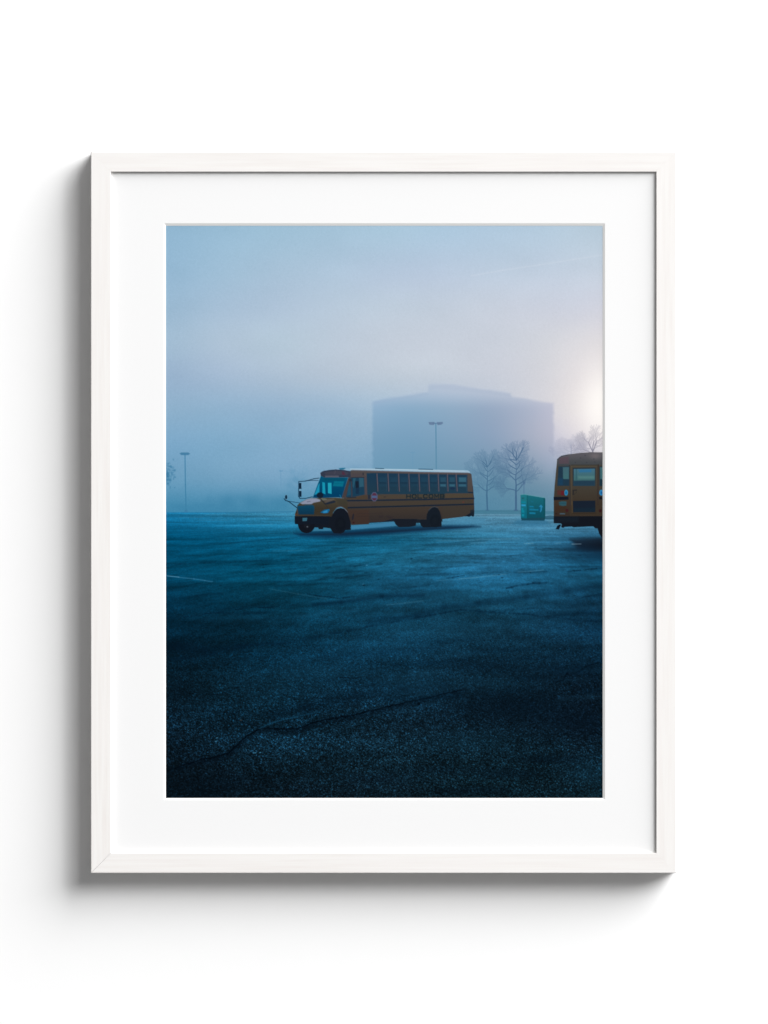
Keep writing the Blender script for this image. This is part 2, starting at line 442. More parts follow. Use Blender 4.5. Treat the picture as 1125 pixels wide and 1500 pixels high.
for x, y, w in [(316.5,1086,2.2),(373,1103,4),(381,1102.5,1.5),(318,1081,1.5),(532,856,1.4),(537,828,1.4)]:
    line([(x - w/2, y), (x + w/2, y - .3)], 1.2, (74,150,190), .75, .7)
ell(533, 857, 2.2, 1.3, (6,30,46), .6, .8)
for k in range(60):                                     # long wet streaks, rising a little to the right
    x, t_ = random.uniform(243, 860), random.random() ** 1.2
    y = 795 + 230 * t_; w = random.uniform(30, 120); rise = random.uniform(.02, .12)
    x = max(x, 243) if t_ < .6 else random.uniform(400, 860)
    dark_ = random.random() < .68
    line([(x, y), (x + w * .5, y - rise * w * .5 + random.uniform(-1, 1)), (x + w, y - rise * w)], random.uniform(.8, 1.6) + 4 * t_, (3,24,40) if dark_ else (38,100,134),
         random.uniform(.12, .34) * (1 if dark_ else .45), 1.2 + 3.5 * t_)
for k in range(7):                                      # hairline cracks near the viewer
    x, y = random.uniform(260, 860), random.uniform(930, 1140); a_ = random.uniform(-.45, .25)
    for j in range(random.randint(5, 12)):
        a_ += random.uniform(-.35, .35); a_ = max(-.8, min(.6, a_)); l_ = random.uniform(3, 7)
        x2, y2 = x + l_ * math.cos(a_), y + l_ * math.sin(a_) * .6
        line([(x, y), (x2, y2)], random.uniform(.7, 1.3), (2,9,18), random.choice((.3, .55, .7)), .8); x, y = x2, y2
for k in range(46):                                     # small pits and pebbles
    x, y = random.uniform(246, 880), 800 + 300 * random.random() ** 1.4
    w = random.uniform(1, 3.5)
    line([(x, y), (x + w, y - random.uniform(0, .5))], random.uniform(.7, 1.5), (3,18,32), random.uniform(.3, .6), .8)
# grass island and kerbs at the edge of the lot
poly([(694,747.2),(750,747),(812,749),(812,754),(694,753)], (56,110,132), .7, 1.0)
line([(690,753.6),(812,754.6)], 1.6, (128,172,196), .35, .9)
poly([(798,756),(806,754.8),(812,755.5),(812,761),(799,760.8)], (40,84,106), .85, .7)

# ---- big building lost in the fog
start(2, 'printed_building', 'large flat-roofed building fading into fog behind the long bus')
bcol = grid_colour([545, 600, 660, 720, 780, 812], [560, 600, 640, 680, 720], [
 [(172,186,210),(172,187,210),(176,189,210),(180,191,211),(186,194,212),(192,196,212)],
 [(140,172,200),(136,169,196),(142,169,194),(150,168,192),(168,177,198),(178,182,202)],
 [(122,160,189),(120,158,187),(127,159,186),(138,160,186),(162,171,191),(172,176,196)],
 [(110,153,182),(108,151,179),(112,150,176),(120,151,176),(136,156,178),(148,163,186)],
 [(96,144,170),(96,143,168),(96,140,165),(98,138,162),(104,139,160),(112,145,165)]])
bp = [(545.6,587.5),(560,584.5),(585,581),(612,577),(626.5,574),(627,564.5),(634,562),(650,562),(664,563.5),(700,569),(735,573.5),(748,575.8),(750,580.5),(770,584.5),(804,589.5),(811,590.5),(811,757),(545.6,757)]
sl = box(540, 556, 816, 757, 2); x, y = X[sl], Y[sl]
d = np.full(x.shape, 1e9); ins = np.zeros(x.shape, bool)
for k in range(len(bp)):
    a, b = bp[k], bp[(k + 1) % len(bp)]
    d = np.minimum(d, seg_dist(x, y, a, b)[0])
    if a[1] != b[1]: ins ^= ((a[1] > y) != (b[1] > y)) & (x < (b[0]-a[0])*(y-a[1])/(b[1]-a[1]) + a[0])
sd = np.where(ins, d, -d)
cov = sm(-3.0, 3.2, sd + 0.5 * noise(5, 2, 71)[sl])
fade = (0.50 + 0.5 * sm(0, 34, y - 566)) * (1 - 0.85 * sm(672, 742, y))
put(sl, cov, bcol[sl], fade, False)
ID[sl] = np.where((cov > .5) & (y < 749), 2, ID[sl])
cur[0] = 0
poly([(628,563),(664,563.5),(748,576),(749,581),(700,575),(640,569),(628,571)], (150,166,192), .15, 2.4)
line([(546,590),(626,577)], 3, (150,168,196), .18, 2.5)
blob(884, 585, 74, 100, (236,228,228), .42); blob(884, 594, 30, 48, (255,251,247), .90)
line([(690,404),(736,396),(790,388),(840,380),(883,373.5)], 1.7, (222,226,234), .24, 1.2)

# ---- distant fog trees
for k in range(40):
    x = random.uniform(300, 425); blob(x, 736 + random.uniform(-8, 5), random.uniform(4, 10), random.uniform(5, 11), (58,126,162), .13)
for x in (318, 345, 377, 398, 412): line([(x, 750), (x + .5, 735)], 1.2, (60,130,166), .2, 1.2)
for k in range(40): blob(520 + random.uniform(-14, 20), 688 + random.uniform(-5, 8), 5, 4, (104,150,182), .07)
start(3, 'printed_street_lamp', 'faint parking lamp far off in the fog near the left edge')
line([(271, 666), (271.6, 710), (272.6, 748)], 1.5, (58,124,160), .80, .7)
poly([(263,664.5),(265.5,662.8),(276,662.8),(278.5,664.5),(276,666.6),(265.5,666.6)], (62,120,156), .85, .7)
poly([(269.5,750.5),(270.8,746.5),(274,746.5),(275.5,750.5)], (60,120,158), .7, .7)
start(4, 'printed_street_lamp', 'tall twin-headed parking lamp rising behind the long bus')
line([(638.4, 620), (638.8, 655), (639.1, 690)], 1.6, (84,134,162), .85, .6)
poly([(627.6,618.2),(636.3,618.0),(637.2,620.6),(635,622.6),(629,622.2)], (98,122,152), .9, .6)
poly([(639.6,618.4),(648.6,618.0),(648.8,620.4),(646,622.2),(641,622.8)], (98,122,152), .9, .6)
line([(634,620.2),(644,620.2)], 1.2, (92,120,150), .8, .5)
start(5, 'printed_street_lamp', 'barely visible short lamp in the fog beside the left tree')
line([(411.2, 690), (411.6, 712)], 1.2, (96,146,182), .45, .8)
poly([(408.5,688.8),(414.8,688.8),(414,691),(409.4,691)], (90,142,178), .5, .8)
cur[0] = 0
line([(604.5, 663), (604.7, 684)], 1.1, (96,146,180), .35, .9); line([(602, 663), (607.5, 663)], 1.6, (96,146,180), .35, .9)

def tree(i, label, x, y0, segs_len, limb, spread, depth, col, alpha, w0, seed, levels, lean=0.0, up_bias=0.25, name='printed_tree'):
    """bare branching tree drawn as tapering strokes"""
    start(i, name, label)
    rn = random.Random(seed)
    cv = np.zeros((NY, NX))
    def stroke(a, b, w, al):
        sl = box(min(a[0], b[0]), min(a[1], b[1]), max(a[0], b[0]), max(a[1], b[1]), w + 2)
        if X[sl].size == 0: return
        d, t = seg_dist(X[sl], Y[sl], a, b)
        cv[sl] = np.maximum(cv[sl], sm(-.62, .62, w / 2 - d) * al)
    def grow(p, ang, ln, w, n):
        q = p; a = ang
        k = 3
        for s_ in range(k):
            a2 = a + rn.uniform(-.22, .22)
            q2 = (q[0] + math.sin(a2) * ln / k, q[1] - math.cos(a2) * ln / k)
            stroke(q, q2, max(w, .62), 1.0 if w > .9 else .14 + .76 * w)
            if n > 0 and (s_ > 0 or n < depth) and rn.random() < .8:
                sgn = rn.choice((-1, 1))
                grow(q2, a2 + sgn * rn.uniform(.45, .95) * spread, ln * rn.uniform(.45, .68), w * .55, n - 1)
            q = q2; a = a2 * (1 - up_bias * .3)
        if n > 0:
            grow(q, a + rn.uniform(.15, .5) * spread, ln * rn.uniform(.6, .78), w * .66, n - 1)
            grow(q, a - rn.uniform(.15, .5) * spread, ln * rn.uniform(.6, .78), w * .66, n - 1)
    stroke((x, y0), (x + lean * .3, levels[0]), w0, 1)
    stroke((x - w0, y0 + .3), (x + w0, y0 + .3), w0 * .5, 1)
    # side limbs along the trunk, then the forking leader
    px, py = x + lean * .3, levels[0]
    for li, yy in enumerate(levels[1:]):
        nx_ = px + rn.uniform(-.9, .9)
        stroke((px, py), (nx_, yy), w0 * (1 - .13 * (li + 1)), 1)
        for sgn in (-1, 1):
            if rn.random() < .93:
                grow((nx_, yy + rn.uniform(-1, 2)), sgn * rn.uniform(.85, 1.35), limb * rn.uniform(.8, 1.15) * (1 - .07 * li), w0 * .45, depth - 2 if depth < 5 else depth - 1 - (li % 2))
        px, py = nx_, yy
    grow((px, py), rn.uniform(.45, .6), segs_len * 1.35, w0 * .55, depth - 2)
    grow((px, py), -rn.uniform(.4, .6), segs_len * 1.25, w0 * .55, depth - 2)
    grow((px, py), rn.uniform(-.12, .12), segs_len * 1.2, w0 * .5, depth - 2)
    a = (cv * alpha)[..., None]
    img[:] = img * (1 - a) + np.array(col) / 255 * a
    ID[(cv > .30) & (Y < 752)] = i
    cur[0] = 0
    # the haze of twigs too fine to see
    return cv

for cx_, cy_, n_ in ((712, 700, 26), (758, 694, 34)):
    for k in range(n_): blob(cx_ + random.gauss(0, 16), cy_ + random.gauss(10, 13), 6, 4, (84,128,154), .05)
tree(6, 'bare leafless tree just behind the tail of the long bus', 714, 747, 8.5, 15, 1.15, 5, (62,102,134), .95, 2.1, 5, (725, 718, 711, 704, 697, 690, 684), -3)
tree(7, 'taller bare tree left of the green container', 755.8, 747, 9, 16, 1.15, 5, (62,96,130), .95, 2.5, 9, (727, 719, 711, 703, 695, 687, 680, 674), 0)
blob(853, 655, 22, 12, (170,172,192), .25)
tree(8, 'small bare treetop showing over the cropped bus roof, left one', 837, 676, 4.5, 12, 1.3, 5, (118,126,154), .8, 1.4, 3, (670, 665, 661, 657), 0)
tree(9, 'larger bare treetop beside the sun glow over the cropped bus', 869, 680, 12, 15, 1.15, 5, (104,104,124), .85, 2.0, 14, (668, 662), 0)
for k in range(80): blob(436 + random.gauss(0, 12), 708 + random.gauss(0, 11), 4, 3.5, (74,136,170), .06)
for k in range(40): blob(250 + random.uniform(0, 60), 742 + random.uniform(-4, 4), 9, 3, (60,128,164), .06)
tree(10, 'ghostly bare tree in fog behind the side mirrors', 438, 745, 13, 14, 1.1, 4, (74,136,172), .34, 1.3, 21, (728, 718, 708), 0)
start(11, 'printed_tree', 'clump of leaves cut off by the left edge of the print')
for k in range(70):
    x = 243 + abs(random.gauss(0, 6)); y = 694 + random.gauss(0, 9)
    if x < 258: ell(x, y, random.uniform(.8, 2.2), random.uniform(.8, 2.0), (52,116,152), random.uniform(.2, .45), .9)
for k in range(16):
    ell(243 + random.uniform(2, 14), random.uniform(676, 716), .9, 1.0, (52,116,152), .45, .8)
cur[0] = 0
start(12, 'printed_signpost', 'thin post with a small head behind the green container')
line([(767.5, 707), (767.5, 726)], 1.5, (80,114,146), .7, .7); poly([(766,705),(769.3,705),(769.5,709.5),(766,709.5)], (76,108,140), .75, .6)
cur[0] = 0

# ---- green container
poly([(758,762),(800,762.5),(806,768),(780,771),(750,768)], (40,104,140), .5, 3, False)
start(13, 'printed_container', 'green recycling container with pale blue lettering and an arrow')
poly(ZF(155,205, 265,190, 880,295, 897,320, 892,920, 860,965, 190,958, 165,900), ((26,102,116),(16,76,92),722,760))
poly(ZF(160,210, 265,195, 340,215, 345,930, 190,935, 165,900), ((34,116,128),(14,102,124),724,758), .85)
poly(ZF(170,900, 345,905, 890,880, 885,945, 860,968, 190,958), (28,66,82), .85, .8)
line(ZF(352,220, 356,900), .9, (18,76,84), .8); line(ZF(865,310, 868,900), 1.8, (16,72,82), .7)
line(ZF(160,200, 268,188, 885,292), .9, (84,150,160), .7)
line(ZF(870,320, 835,320), 1.6, (18,80,86), .6)
poly(ZF(190,280, 265,285, 260,330, 190,330), (34,84,96), .7)
poly(ZF(180,395, 310,400, 310,450, 180,445), (14,126,148), .8)
poly(ZF(178,485, 310,488, 308,545, 180,540), (44,146,190), .9)
poly(ZF(182,590, 240,592, 240,660, 270,670, 270,740, 185,735), (18,130,152), .8)
poly(ZF(190,770, 265,775, 260,850, 190,845), (20,134,156), .8)
poly(ZF(470,380, 545,385, 540,430, 470,425), (26,102,128), .6)
for (a, b, c_, d_) in [(420,530,545,572),(420,600,560,612),(420,625,690,668),(420,720,600,775)]:
    poly(ZF(a,b, c_,b+8, c_,d_+4, a,d_), (22,118,152), .9)
poly(ZF(705,560, 770,492, 830,575, 795,572, 790,660, 755,730, 735,700, 752,650, 752,568), (40,128,172), .95)
poly(ZF(700,590, 735,580, 740,690, 712,690), (14,86,124), .8)
line(ZF(190,965, 860,972), 1.4, (24,74,98), .7, .8)
cur[0] = 0

# ---- ground shade of the buses
poly([(430,781),(470,778),(520,776),(580,771),(660,769),(694,769.5),(704,772),(660,776),(600,780),(540,785),(480,788),(440,786)], (12,46,74), .80, 3.2, False)
poly([(440,783),(500,781),(560,777),(600,775),(640,773),(690,772),(640,775),(560,781),(500,784)], (20,34,54), .75, 2.0, False)
poly([(514,770),(541,768.5),(575,765),(600,762),(600,768),(560,772),(514,776)], (62,126,164), .85, 1.2, False)
poly([(462,772.5),(484,773.5),(486,777.5),(455,778)], (60,124,156), .8, .8, False)
poly([(646,760),(690,757),(712,759),(706,768),(646,769)], (72,136,170), .4, 1.5, False)

# ---- the long school bus
start(14, 'printed_bus', 'long orange school bus seen side-on with its hood facing left')
DK = (22, 28, 38); OR = (84, 64, 58)
poly([(541,759),(577,758),(600,760),(648,758),(648,764),(618,766),(610,766),(606,762),(541,766)], (28,36,46), 1, .7)
poly([(431.8,756.2),(470,755.6),(500,750),(514,750),(514,772),(486,774.5),(482,773.6),(474,772.6),(473,775.3),(467,775),(466,772.6),(455,772.3),(438,768),(432.2,767.2)], DK)
ell(449, 767.8, 12.6, 13.2, (20,24,33)); ell(449.6, 768.5, 5, 6, (28,32,40), .6); ell(450.2, 771.6, 1.2, 1.0, (104,112,124), .8)
body = ZB(545,112) + [(560,690),(621,691),(686.6,692.4)] + ZC(988,172, 1003,300, 1013,440, 1016,590, 990,600, 930,606, 680,637, 520,640, 180,632) + ZB(1125,1050, 890,1060, 875,1095, 700,1104, 560,1112, 530,1000, 480,860, 440,800, 400,640, 440,590, 530,230)
poly(body, ((82,76,76),(66,59,54),700,752))
poly(ZC(0,445, 1010,428, 1012,485, 0,508), (70,63,55), .8)
poly(ZB(480,810) + [(560,744.5),(694,741)] + ZC(1015,560, 930,604, 680,635, 180,630) + ZB(1125,1048, 890,1060, 875,1093, 560,1110, 520,960), ((66,57,51),(52,47,47),744,764), .8)
poly(ZB(500,840, 880,830, 890,1060, 875,1093, 560,1110), (70,51,44), .55, 2)
poly(ZC(690,500, 1010,490, 1012,560, 930,600, 690,630), (64,60,54), .6, 2)
for yb in (905, 955): line([(522, 680 + yb/12.5), (562, 680 + (yb-8)/12.5)], .7, (52,44,48), .5)
poly(ZB(565,985, 590,905, 612,915, 600,1000, 575,1030), (34,38,50), .8); ell(518, 765.6, 1.5, 1.3, (52,26,32), .8)
for u, v in ((35,600),(110,600),(135,612)): poly(ZC(u,v, u+45,v-3, u+45,v+20, u,v+22), (50,44,48), .5, .7)
poly(ZB(640,225, 560,225, 560,170, 760,165, 760,225), (76,70,78), .6)
poly(ZB(765,155, 785,155, 785,205, 765,205), (42,46,60), .8)
# roof
poly(ZB(395,86, 560,80, 1125,84) + ZC(0,117, 500,124, 950,134, 975,150, 968,160, 500,151, 0,139) + ZB(560,108, 440,100), (150,188,212), 1, .5)
line(ZB(540,88) + [(560,687.4),(621,688.8),(680,690)], .9, (206,226,238), .75, .5)
poly(ZC(600,128, 950,136, 975,152, 960,158, 600,150), (170,196,216), .5)
poly(ZB(325,72, 440,64, 460,72, 410,98, 350,98), (30,112,146), .9); line(ZC(0,113, 85,116), 1.1, (34,84,112)); line(ZC(445,121, 590,124), 1.1, (34,84,112))
line(ZB(570,112) + [(560,690.2),(621,692),(686,693)], 1.5, (102,98,108), .8, .6)
# passenger windows
poly(ZB(838,165) + ZC(0,160, 500,172, 946,180, 948,352, 1003,356, 1000,368, 720,370, 715,380, 0,378) + ZB(1125,566, 850,560), ((30,60,84),(34,62,80),693,722))
poly(ZB(860,560, 905,560, 905,640, 865,640), (38,46,62), .9)
for u0, u1 in [(15,25),(128,138),(237,246),(343,352),(447,456),(547,556),(645,653),(740,747),(830,842)]:
    poly(ZC(u0-6,166, u0+6,166, u1+5,352, u1-5,352), (96,86,96), .92, .5)
    line(ZC(u0-9,170, u1-9,350), .7, (22,42,62), .6)
for k, (u0, u1) in enumerate([(35,118),(148,228),(257,335),(362,440),(466,540),(566,638),(662,732),(755,824),(852,940)]):
    line(ZC(u0,262, u1,264), .9, (24,46,66), .75, .6)
    c2 = (40, 84, 108) if k < 6 else (62, 112, 134)
    poly(ZC(u0+6,205, u1-6,205, u1-6,254, u0+6,254), c2, .25 if k < 6 else (.35 if k < 8 else .75), 1.2)
    poly(ZC(u0+6,276, u1-6,276, u1-6,302, u0+6,300), c2, .18 if k < 6 else .75, 1.2)
    line(ZC(u1-4,180, u1-1,345), .6, (60,84,104), .5)
ell(ZC(795,320)[0][0], ZC(795,320)[0][1], 4, 2, (28,48,78), .7)
# rails and lettering
poly(ZC(20,385, 310,384, 312,424, 20,428), (80,70,56), .6, .7); poly(ZC(720,378, 1006,374, 1008,418, 720,420), (82,72,56), .7, .7)
line(ZB(480,668) + [(550,732.9)] + ZC(500,434, 1012,422), 2.0, (26,40,58), .95, .6)
line(ZB(472,797) + [(550,742.6)] + ZC(500,497, 1008,482), 2.1, (26,38,54), .95, .6)
line(ZC(955,360, 1005,362), 1.4, (30,44,60), .9)
poly(ZC(313,382, 716,376, 716,420, 313,426), (74,69,58), .9, .5)
def letters(word, x0, y0, x1, y1, w, col, alpha):
    G = {'H': [[(0,0),(0,1)],[(1,0),(1,1)],[(0,.5),(1,.5)]], 'O': [[(.2,0),(.8,0),(1,.25),(1,.75),(.8,1),(.2,1),(0,.75),(0,.25),(.2,0)]],
         'L': [[(0,0),(0,1),(1,1)]], 'C': [[(1,.2),(.8,0),(.2,0),(0,.25),(0,.75),(.2,1),(.8,1),(1,.8)]],
         'M': [[(0,1),(0,0),(.5,.7),(1,0),(1,1)]], 'B': [[(0,0),(0,1),(.8,1),(1,.75),(.8,.5),(0,.5)],[(0,0),(.8,0),(1,.25),(.8,.5)]]}
    n = len(word); adv = (x1 - x0) / n
    for k, c_ in enumerate(word):
        for st in G[c_]:
            line([(x0 + adv * (k + .14 + .66 * p[0]), y0 + (y1 - y0) * p[1] - .006 * adv * k) for p in st], w, col, alpha, .42)
letters('HOLCOMB', 594.6, 724.6, 652.2, 729.6, 1.7, (26,40,50), .72)
# stop sign folded against the side
oc = [(548.4 + 5.0 * math.cos(math.pi * (k + .5) / 4), 727.6 + 7.2 * math.sin(math.pi * (k + .5) / 4)) for k in range(8)]
poly(oc, (88,98,128), .9); poly([(548.4 + (x-548.4)*.78, 727.6 + (y-727.6)*.82) for x, y in oc], (86,44,64), .9)
poly([(544.6,726),(552.2,726),(552.2,729.6),(544.6,729.6)], (76,106,148), .85)
ell(555.5, 727.8, 1.8, 1.6, (96,66,54), .5)
poly([(562,727),(566,727),(565,729),(562,729)], (52,48,54), .5)
# front: cap, windscreen, pillar, driver's window
cap = ZA(780,172, 850,132) + ZB(150,108, 270,98, 430,108, 545,128, 548,250, 500,240, 300,245, 60,245) + ZA(790,232)
poly(cap, (52,60,78)); poly(ZB(60,150, 270,120, 440,130, 520,160, 480,195, 90,195), (70,70,84), .7, 1); poly(ZB(385,130, 420,135, 460,195, 390,195), (86,46,66), .7)
line(ZB(20,140, 150,110, 270,100, 430,110), .8, (40,58,84), .7); line(ZB(270,110, 250,180), .8, (96,96,112), .5)
poly(ZB(78,208, 328,208, 328,238, 78,238), (98,100,114), .8)
ws = ZA(628,668, 655,600, 792,232) + ZB(60,243, 300,245, 500,243, 385,612, 290,605) + ZA(850,672, 760,676)
poly(ws, ((6,84,118),(6,66,104),700,726))
poly(ZB(60,250, 440,250, 430,300, 40,300), (10,78,104), .8, .8)
poly(ZA(662,612, 745,400, 765,380, 762,560, 715,600), (32,150,186), .95, .6)
poly(ZA(820,355, 872,370, 884,602, 822,575), (26,156,186), .95, .6)
poly(ZB(128,340, 195,340, 197,545, 130,530), (36,168,192), .95, .6)
poly(ZB(245,312, 425,316, 402,410, 215,402), (12,118,142), .85, .8); line(ZB(250,350, 410,355), .7, (10,92,122), .7)
line(ZA(640,655, 700,470, 790,240), .8, (60,160,190), .4); line(ZB(345,560, 365,600), .9, (40,140,180), .7)
poly(ZB(505,238, 548,250, 470,560, 440,600, 402,625, 383,612), (72,64,66))
poly(ZB(600,243, 792,243, 802,556, 590,598, 458,602, 470,560, 532,300, 545,250), (28,64,88))
poly(ZB(700,252, 780,252, 785,410, 705,420), (52,98,118), .8, .7); poly(ZB(590,256, 640,256, 622,340, 600,440, 582,400), (46,98,118), .7, .7)
poly(ZB(500,420, 540,330, 548,560, 480,580), (34,88,112), .6); poly(ZB(630,310, 690,312, 695,430, 640,440), (26,36,52), .95); poly(ZB(640,440, 700,440, 700,540, 640,550), (26,48,72), .8)
line(ZB(560,320, 568,600), 1.9, (66,62,72), .9); poly(ZB(515,270, 560,265, 565,310, 520,315), (44,48,58), .9)
poly(ZB(800,225, 834,225, 846,560, 804,562), (80,72,78)); line(ZB(560,240, 790,238), 1.2, (52,52,62), .9)
poly(ZB(660,600, 800,565, 850,565, 850,640, 480,640, 500,605), (76,64,52), .8); line(ZB(490,612, 640,606), 1.3, (34,46,62), .9)
# hood, fender, bumper
hood = ZA(322,820, 375,768, 500,706, 590,680, 760,676) + ZB(0,616, 280,612, 400,622, 450,650, 490,690, 490,860, 440,812, 370,780, 290,800, 225,880, 205,960, 0,950) + ZA(955,1038, 280,1038, 275,990, 312,895)
poly(hood, ((80,75,62),(60,54,44),726,748))
poly(ZB(270,640, 480,640, 480,760, 330,740), (62,60,52), .8, 1.4)
poly(ZA(372,778, 430,744, 500,707, 590,682, 700,684, 785,712, 775,745, 650,768, 600,800, 420,800), (146,154,178), .95, .8)
poly(ZB(0,622, 100,630, 110,650, 20,660), (112,128,116), .7); line(ZB(20,665, 240,640), 1.2, (112,104,104), .6)
line(ZA(520,752, 580,742), .8, (70,76,92), .7)
poly(ZA(324,832, 645,822, 664,860, 655,1003, 342,1006, 325,900), ((16,74,104),(16,58,84),740,754)); poly(ZA(470,800, 620,800, 640,826, 460,830), (36,70,92), .8)
for k in range(7): line(ZA(345,852+k*22, 645,850+k*22), .5, (12,46,70), .5)
line(ZA(322,905, 335,1030), .9, (98,78,76), .8); ell(433.6, 753.8, 1.6, 1.4, (92,62,44), .9); line(ZA(330,1022, 950,1026), 1.4, (70,62,54), .8, .6)
poly(ZA(270,1042, 955,1044, 955,1200, 330,1200, 272,1190), (20,28,40)); poly(ZA(425,1072, 520,1070, 512,1134, 426,1140), (58,112,134), .95)
poly(ZB(0,868, 60,835, 150,820, 165,840, 132,892, 60,902) + ZA(775,965, 860,925), (18,102,150)); poly(ZB(30,870, 120,840, 120,885, 50,890), (56,144,196), .9)
poly(ZB(60,730, 130,692, 240,666, 275,682, 258,702, 120,738), (34,44,58)); poly(ZB(40,700, 130,660, 240,655, 120,700), (104,96,96), .5)
fw = ZB(205,940, 238,872, 290,818, 360,800, 430,816, 482,872, 512,960, 532,1080, 552,1200, 445,1206, 420,1250, 360,1270, 235,1264, 190,1200, 165,1150, 170,1000)
poly(fw, DK); ell(498.6, 768, 8, 11, (18,23,31), .5, 1.5); ell(499, 767, 4, 5.5, (27,33,42), .3, 1.2)
line(ZB(285,806, 330,772, 400,782, 450,830, 490,880), 1.3, (104,98,104), .65, .6); line(ZB(300,770, 370,760, 420,790), 1.0, (50,50,54), .6)
# rear wheels
rw = ZC(470,640, 525,640, 528,590, 548,545, 580,518, 608,510, 642,522, 664,560, 676,610, 681,655, 681,714, 590,720, 490,722, 468,700, 456,664)
poly(rw, (24,32,42)); poly(ZC(180,634, 430,634, 420,672, 414,704, 350,716, 240,718, 208,690), (26,32,42))
ell(637.5, 763, 8, 9.5, (19,25,33), .4, 1.5); ell(637, 763, 3.4, 4.5, (29,37,46), .3, 1.2)
line(ZC(548,545, 580,515, 608,507, 645,520), .9, (66,82,98), .6)
poly(ZC(925,602, 1016,552, 1016,600, 1005,613, 990,600, 965,612), (22,32,44)); poly(ZC(975,545, 1015,535, 1016,590, 980,590), (28,38,50), .8)
line(ZC(1000,300, 1012,430, 1014,560), 1.1, (54,54,66), .7); ell(ZC(905,460)[0][0], ZC(905,460)[0][1], 1.6, .8, (120,50,46), .6)
# mirrors
MC = (16, 48, 70)
line(ZA(358,345, 480,338, 650,292, 755,276), 1.1, MC, .85, .5); line(ZA(480,330, 740,324), .9, MC, .7, .5)
line(ZA(350,345, 345,640, 375,685, 480,684, 620,652), 1.1, MC, .85, .5)
poly(ZA(353,376, 400,372, 404,492, 356,494), (16,40,62)); poly(ZA(355,534, 404,534, 404,652, 358,650), (16,40,62)); ell(439.6, 717.9, .9, .7, (150,190,208), .8)
line(ZA(60,690, 85,722, 150,745, 310,868), 1.3, MC, .9, .5); line(ZA(150,742, 250,755, 365,772), .9, MC, .7, .5)
ell(419.4, 728.2, 2.6, 4.0, (110,160,188), .7); ell(419.2, 728.2, 1.7, 3.2, (18,48,72))
ell(468.8, 725.4, 4.9, 4.3, (20,36,54)); line(ZA(792,700, 880,800), 1.3, (32,38,48), .9, .5); line(ZB(30,660, 130,800), .8, (44,44,50), .7, .5)
cur[0] = 0
# ---- the cropped bus on the right
poly([(835,790),(884,788),(884,806),(846,803)], (20,30,44), .85, 4.5, False); blob(884, 812, 50, 12, (14,46,72), .6); blob(886, 800, 30, 8, (17,22,32), .95); blob(862, 803, 34, 6, (15,32,50), .6)
line([(838,797),(851,796.8)], 1.0, (130,160,178), .55, .8); line([(813,795.8),(821,795.4)], .9, (120,176,200), .4, .7)
start(15, 'printed_bus', 'tail end of a second orange school bus cropped by the right edge')
poly(ZD(148,245, 190,195, 235,170, 360,143, 600,114, 820,100, 1060,104, 1060,1460, 84,1460, 84,980, 98,760, 122,500), ((72,68,60),(62,53,44),700,745))
poly(ZD(148,245, 190,195, 235,170, 360,143, 600,114, 820,100, 1060,104, 1060,345, 400,350, 150,350), ((94,92,98),(72,76,80),664,680))
poly(ZD(190,210, 370,180, 375,320, 185,325), (94,74,86), .65, 1.2); blob(872, 668, 8, 5, (128,118,120), .6)
line(ZD(150,238, 235,172, 360,146), .9, (44,52,64), .8)
for u, v in ((690,160),(500,300),(720,298),(600,210),(880,290),(860,230)): ell(*ZD(u,v)[0], .9, .8, (58,58,70), .7)
poly(ZD(160,330, 395,340, 390,372, 155,372), (62,70,78), .7)
line(ZD(385,350, 405,1120), 1.6, (58,54,54), .8); line(ZD(945,340, 935,1120), 1.8, (56,46,44), .8)
line(ZD(420,345, 930,345), 1.2, (62,60,56), .9); line(ZD(425,372, 432,1120), .8, (102,88,68), .6); line(ZD(430,374, 915,372), .8, (98,88,70), .6)
poly(ZD(170,376, 386,374, 381,750, 150,750, 162,560), (34,58,76)); poly(ZD(258,388, 378,386, 374,620, 262,618), ((68,104,116),(66,110,116),684,700), .95, .8); poly(ZD(172,600, 260,600, 260,735, 165,735), (28,66,96), .7, 1.2)
poly(ZD(452,404, 892,398, 888,750, 450,752), (40,52,64))
poly(ZD(470,424, 880,416, 876,745, 468,745), ((70,114,134),(66,108,112),686,702)); poly(ZD(560,440, 810,430, 810,485, 580,490), (44,112,160), .7, .8)
poly(ZD(545,560, 870,560, 870,610, 560,610), (92,138,138), .6, 1.6); poly(ZD(468,650, 878,645, 876,748, 466,748), (34,58,78), .9, 1.2); line(ZD(520,430, 518,640), 1.8, (46,86,98), .6, .8)
poly(ZD(965,375, 1060,372, 1060,752, 968,752), (30,54,68)); poly(ZD(980,390, 1060,390, 1060,620, 985,620), (72,116,122), .9, .7)
poly(ZD(150,832, 285,838, 280,930, 150,925), (88,48,46), .75, .8); poly(ZD(225,850, 285,848, 282,938, 222,930), (98,32,44), .9, .6)
ell(*ZD(322,882)[0], 2.7, 4.3, (48,134,176)); ell(*ZD(320,885)[0], 1.4, 2.2, (26,96,150), .9); ell(*ZD(1004,882)[0], 3.0, 4.3, (50,136,190)); ell(*ZD(1006,885)[0], 1.4, 2.2, (26,90,150), .9)
poly(ZD(445,830, 530,820, 530,840, 470,848, 470,925, 445,930), (34,36,42), .8, .5); line(ZD(480,915, 520,880, 530,840), .8, (50,50,46), .8)
poly(ZD(78,966, 366,962, 368,1018, 80,1030), (22,28,40)); poly(ZD(962,962, 1060,958, 1060,1012, 965,1012), (22,26,34))
poly(ZE(86,35, 390,35, 390,345, 86,345), ((66,54,44),(56,46,40),733,756), .8, .8); poly(ZE(110,150, 330,140, 330,260, 110,260), (64,46,34), .6, 2)
poly(ZE(178,70, 235,55, 330,60, 325,140, 260,150, 190,135), (44,92,106), .85, .8); line(ZE(195,95, 310,95), .8, (30,66,84), .6)
